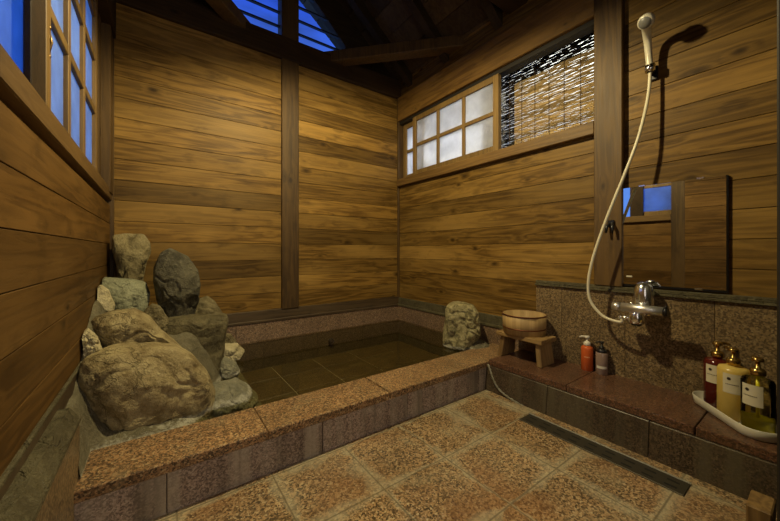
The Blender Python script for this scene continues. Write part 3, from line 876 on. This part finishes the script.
ob = empty('pump_bottle', (1.737, .728, .160), 'small orange bottle with white pump top, at the foot of the backsplash', 'bottle', 'small bottles on the shelf')
MB().lathe([(.024, 0), (.0262, .002), (.0262, .108), (.0235, .116), (.014, .121), (.012, .123), (.001, .123)], 28).build('bottle_body', M['orange'], ob)
wrap_label(ob, .0265, CAMDIR(1.737, .728) + .5, CAMDIR(1.737, .728) - .5, .066, .072, plain('faint_print', (.72, .3, .14), .5), mark=False, nm='print')
pump(ob, .122, .95, M['white'], 2.2)
sb = empty('pump_bottle', (1.739, .663, .160), 'small smoky clear bottle with black pump top, right of the orange bottle', 'bottle', 'small bottles on the shelf')
MB().lathe([(.024, 0), (.0256, .002), (.0256, .098), (.022, .104), (.013, .106), (.001, .106)], 28).build('bottle_body', M['clearpink'], sb)
wrap_label(sb, .0259, CAMDIR(1.739, .663) + .9, CAMDIR(1.739, .663) - .9, .030, .042, M['white'], mark=False, nm='label')
MB().lathe([(.021, 0), (.0225, .002), (.021, .014), (.012, .02), (.001, .02)], 24, (0, 0, .102)).build('cap_skirt', M['black'], sb)
pump(sb, .118, .75, M['black'], 2.2)

# ------------------------------------------------------------------ mirror
mr = empty('wall_mirror', (1.793, .4175, .595), 'frameless rectangular mirror on the board wall above the tap', 'mirror', rot=math.radians(1.3))
MB().box(-.010, .0, -.1735, .1715, -.006, .452, .001).build('backing', M['black'], mr)
MB().box(-.0135, -.0102, -.1685, .1715, .003, .451, .0006).build('mirror_glass', M['mirror'], mr)
for y, z in ((.098, .452), (-.095, .452), (.09, .002), (-.09, .002)):
    MB().box(-.0165, 0, y - .012, y + .012, z - .004, z + .004, .001).build('clip', M['chrome'], mr)
MB().box(-.0142, -.0134, .135, .157, .036, .043).build('sticker', M['label'], mr)

# ------------------------------------------------------------------ shower mixer, hand shower, brackets
mx = empty('shower_mixer', (1.775, .497, .494), 'chrome shower mixer tap with dome handle, mounted on the granite backsplash', 'tap')
mb = MB(); mb.lathe([(.034, -.02), (.0365, -.015), (.037, .062), (.036, .080), (.031, .103), (.022, .116), (.011, .122), (.001, .123)], 32, (-.055, -.005, 0)); mb.build('body', M['chrome'], mx)
mb = MB(); mb.tube([(0.0, -.005, .01), (-.03, -.005, .01)], .03, 24); mb.build('wall_flange', M['chrome'], mx)
mb = MB(); mb.tube([(-.115, .058, .012), (-.115, -.088, .012)], .0185, 20); mb.tube([(-.115, -.01, .012), (-.05, -.01, .012)], .016, 14); mb.build('bar', M['satin'], mx)
mb = MB(); mb.tube([(-.115, .092, .012), (-.115, .0605, .012)], [.0172, .0180], 20); mb.build('dial', M['satin'], mx)
mb = MB(); mb.tube([(-.115, -.0885, .012), (-.115, -.102, .012)], [.0180, .0168], 20); mb.box(-.123, -.107, -.100, -.090, .022, .036, .003); mb.build('temperature_knob', M['black'], mx)
mb = MB(); mb.lathe([(.004, 0), (.0045, .010), (.001, .011)], 12, (-.115, .022, .026)); mb.build('stop_button', M['chrome'], mx)
mb = MB(); mb.lathe([(.020, 0), (.0285, .004), (.0295, .024), (.027, .045), (.022, .055), (.001, .055)], 26, (-.10, .008, -.055)); mb.build('spout', M['chrome'], mx)
mb = MB(); mb.lathe([(.001, 0), (.019, 0), (.019, .012), (.001, .012)], 20, (-.10, .008, -.062)); mb.build('aerator', M['black'], mx)
mb = MB(); mb.tube([(-.10, .030, -.035), (-.10, .052, -.037), (-.10, .062, -.037)], [.011, .011, .009], 14); mb.build('hose_outlet', M['chrome'], mx)

hb = on_plane_x(650, 70, 1.748); ht = on_plane_x(645.6, 22, 1.63)
hs = empty('hand_shower', (hb.x, hb.y, hb.z), 'cream hand shower with long hose, hung in the wall bracket', 'shower')
L = ht - hb; dirL = L.normalized()
hcurve = catmull([on_plane_x(*p) - hb for p in ((650, 70, 1.748), (648.6, 54, 1.742), (647.4, 40, 1.725), (646.4, 29, 1.685), (645.6, 21, 1.635))], 6)
mb = MB(); mb.tube(hcurve, [.0125 + .0075 * (k / 24) ** 2 for k in range(len(hcurve))], 20); mb.build('handle', M['handset'], hs)
fdir = Vector((-.74, .12, -.66)).normalized()
q = Vector((0, 0, 1)).rotation_difference(fdir).to_matrix()
mb = MB(); mb.lathe([(.001, -.036), (.014, -.034), (.023, -.026), (.028, -.012), (.029, .002), (.026, .010), (.001, .010)], 30, L * 1.0 - fdir * .002, mat=q); mb.build('shower_head', M['handset'], hs)
mb = MB(); mb.lathe([(.001, .0), (.0225, .0), (.0215, .004), (.001, .004)], 28, L * 1.0 + fdir * .0075, mat=q); mb.build('spray_face', M['grey'], hs)
hp = [(650.1, 72, 1.750), (649.2, 88, 1.746), (645.5, 110, 1.732), (637.5, 140, 1.706), (625.5, 172, 1.686), (612, 205, 1.676), (600.5, 235, 1.670), (592, 262, 1.668), (588.3, 283, 1.668), (590.5, 301, 1.672), (603, 316, 1.678), (620, 322, 1.675)]
pts = [on_plane_x(*p) for p in hp] + [Vector((1.675, .559, .457))]
mb = MB(); mb.tube([p - hb for p in catmull(pts, 8)], .0066, 12); mb.build('hose', M['hose'], hs)
mb = MB(); e = pts[-1] - hb; mb.tube([e + Vector((0, .012, .0005)), e], .0088, 12); mb.build('hose_nut', M['chrome'], hs)

def bracket(loc, label):
    b = empty('shower_bracket', loc, label, 'bracket', 'shower brackets on the right wall')
    return b
b1 = bracket((1.80, hb.y + .002, hb.z), 'black and chrome bracket holding up the hand shower')
MB().box(-.012, 0, -.018, .018, -.032, .030, .004, seg=2).build('wall_plate', M['black'], b1)
mb = MB(); mb.tube([(-.01, 0, 0), (-.040, 0, 0)], .012, 14); mb.build('arm', M['black'], b1)
mb = MB(); dd = Vector((hb.x - 1.80, -.002, 0)); 
mb.lathe([(.0132, -.012), (.0178, -.012), (.0185, .016), (.0142, .016), (.0132, -.012)], 22, dd + Vector((0, 0, .004)), caps=False); mb.build('cradle', M['chrome'], b1)
p2 = on_plane_x(611.5, 226, 1.765)
b2 = bracket((1.765, p2.y, p2.z), 'empty black forked shower bracket, lower down on the dark post')
MB().box(-.010, 0, -.014, .014, -.004, .028, .003).build('wall_plate', M['black'], b2)
for s_ in (-1, 1):
    mb = MB(); mb.tube([(-.006, s_ * .004, .012), (-.024, s_ * .012, -.004), (-.030, s_ * .013, -.034)], [.008, .0075, .005], 10); mb.build('prong', M['black'], b2)

# ------------------------------------------------------------------ drain
dr = empty('drain_cover', (1.345, .55, .0), 'long dark slotted steel drain cover in the floor below the shelf', 'drain')
mb = MB(); mb.box(-.040, .040, -.277, .277, -.01, .004, .0015); mb.build('grate', M['steel'], dr)
MB().box(.040, .047, -.278, .278, -.01, .007, .001).build('edge_strip', M['strip'], dr)
for k in range(9):
    y = -.24 + k * .06
    for dx in (-.018, .014):
        MB().box(dx - .004, dx + .004, y - .016, y + .016, .003, .0045).build('slot', M['slot'], dr)
# door stop block
o = MB().box(-.045, .045, -.022, .022, 0, .10, .003).build('wood_block', M['stoolleg'], loc=(1.275, .115, 0))
tag(o, 'short pale wooden block on the floor beside the dark door jamb', 'block')

# ------------------------------------------------------------------ light
def light(name, typ, loc, energy, color, **kw):
    ld = bpy.data.lights.new(name, typ); ld.energy = energy; ld.color = color
    for k, v in kw.items(): setattr(ld, k, v)
    o = bpy.data.objects.new(name, ld); col.objects.link(o); o.location = loc; return o


lp = light('ceiling_lamp', 'SPOT', (.62, 1.16, 2.0), 96, (1, .81, .42), spot_size=math.radians(170), spot_blend=.35, shadow_soft_size=.03)
lp.rotation_euler = Vector((.17, .17, -.97)).to_track_quat('-Z', 'Y').to_euler()
# soft fill added for light from the unseen changing room behind the doorway
d_ = light('changing_room_fill', 'AREA', (.35, -.44, 1.15), 6, (1, .88, .74), shape='RECTANGLE', size=.8, size_y=1.3); d_.rotation_euler = (PI / 2, 0, 0)
# unseen point light added outside to whiten the right panes and reed gaps
light('yard_fill_light', 'POINT', (2.6, 1.4, 3.2), 180, (.90, .95, 1), shadow_soft_size=.12)
struct(MB().box(3.3, 3.4, -1.5, 5.5, 0, 4.6).build('wall_bounce', M['label']))  # pale wall added outside: bounces white light to the panes, hides blue sky

W = bpy.data.worlds.new('dusk'); S.world = W; W.use_nodes = True
nt = W.node_tree; nt.nodes.clear()
out = nt.nodes.new('ShaderNodeOutputWorld'); bg = nt.nodes.new('ShaderNodeBackground')
tc = nt.nodes.new('ShaderNodeTexCoord'); nz = nt.nodes.new('ShaderNodeTexNoise'); nz.inputs['Scale'].default_value = 9; nz.inputs['Detail'].default_value = 6
mp = nt.nodes.new('ShaderNodeMapping'); mp.inputs['Scale'].default_value = (1, 1, 3)
cr = nt.nodes.new('ShaderNodeValToRGB')
cr.color_ramp.elements[0].position = .35; cr.color_ramp.elements[0].color = (.004, .022, .26, 1)
cr.color_ramp.elements[1].position = .72; cr.color_ramp.elements[1].color = (.018, .085, .78, 1)
sp = nt.nodes.new('ShaderNodeSeparateXYZ'); mr_ = nt.nodes.new('ShaderNodeMapRange'); mr_.inputs[1].default_value = .62; mr_.inputs[2].default_value = .25
mxn = nt.nodes.new('ShaderNodeMix'); mxn.data_type = 'RGBA'; mxn.inputs[7].default_value = (.15, .36, 1.10, 1)
L_ = nt.links.new
L_(tc.outputs['Generated'], mp.inputs[0]); L_(mp.outputs[0], nz.inputs['Vector']); L_(nz.outputs['Fac'], cr.inputs[0])
L_(tc.outputs['Generated'], sp.inputs[0]); L_(sp.outputs[2], mr_.inputs[0]); L_(mr_.outputs[0], mxn.inputs[0]); L_(cr.outputs[0], mxn.inputs[6])
L_(mxn.outputs[2], bg.inputs[0]); L_(bg.outputs[0], out.inputs[0]); bg.inputs['Strength'].default_value = 1.0

# ------------------------------------------------------------------ camera
cd = bpy.data.cameras.new('camera'); cam = bpy.data.objects.new('camera', cd); col.objects.link(cam)
cam.location = EYE; cam.rotation_euler = (PI / 2, 0, -TH)
cd.sensor_width = 36; cd.lens = 36 * F / 780; cd.clip_start = .01
cd.shift_y = -(521 / 2 - HY) / 780
S.camera = cam
S.view_settings.view_transform = 'Standard'; S.view_settings.look = 'None'; S.view_settings.gamma = 1; S.view_settings.use_curve_mapping = False
S.view_settings.exposure = 0
S.cycles.use_denoising = True
S.cycles.max_bounces = 8
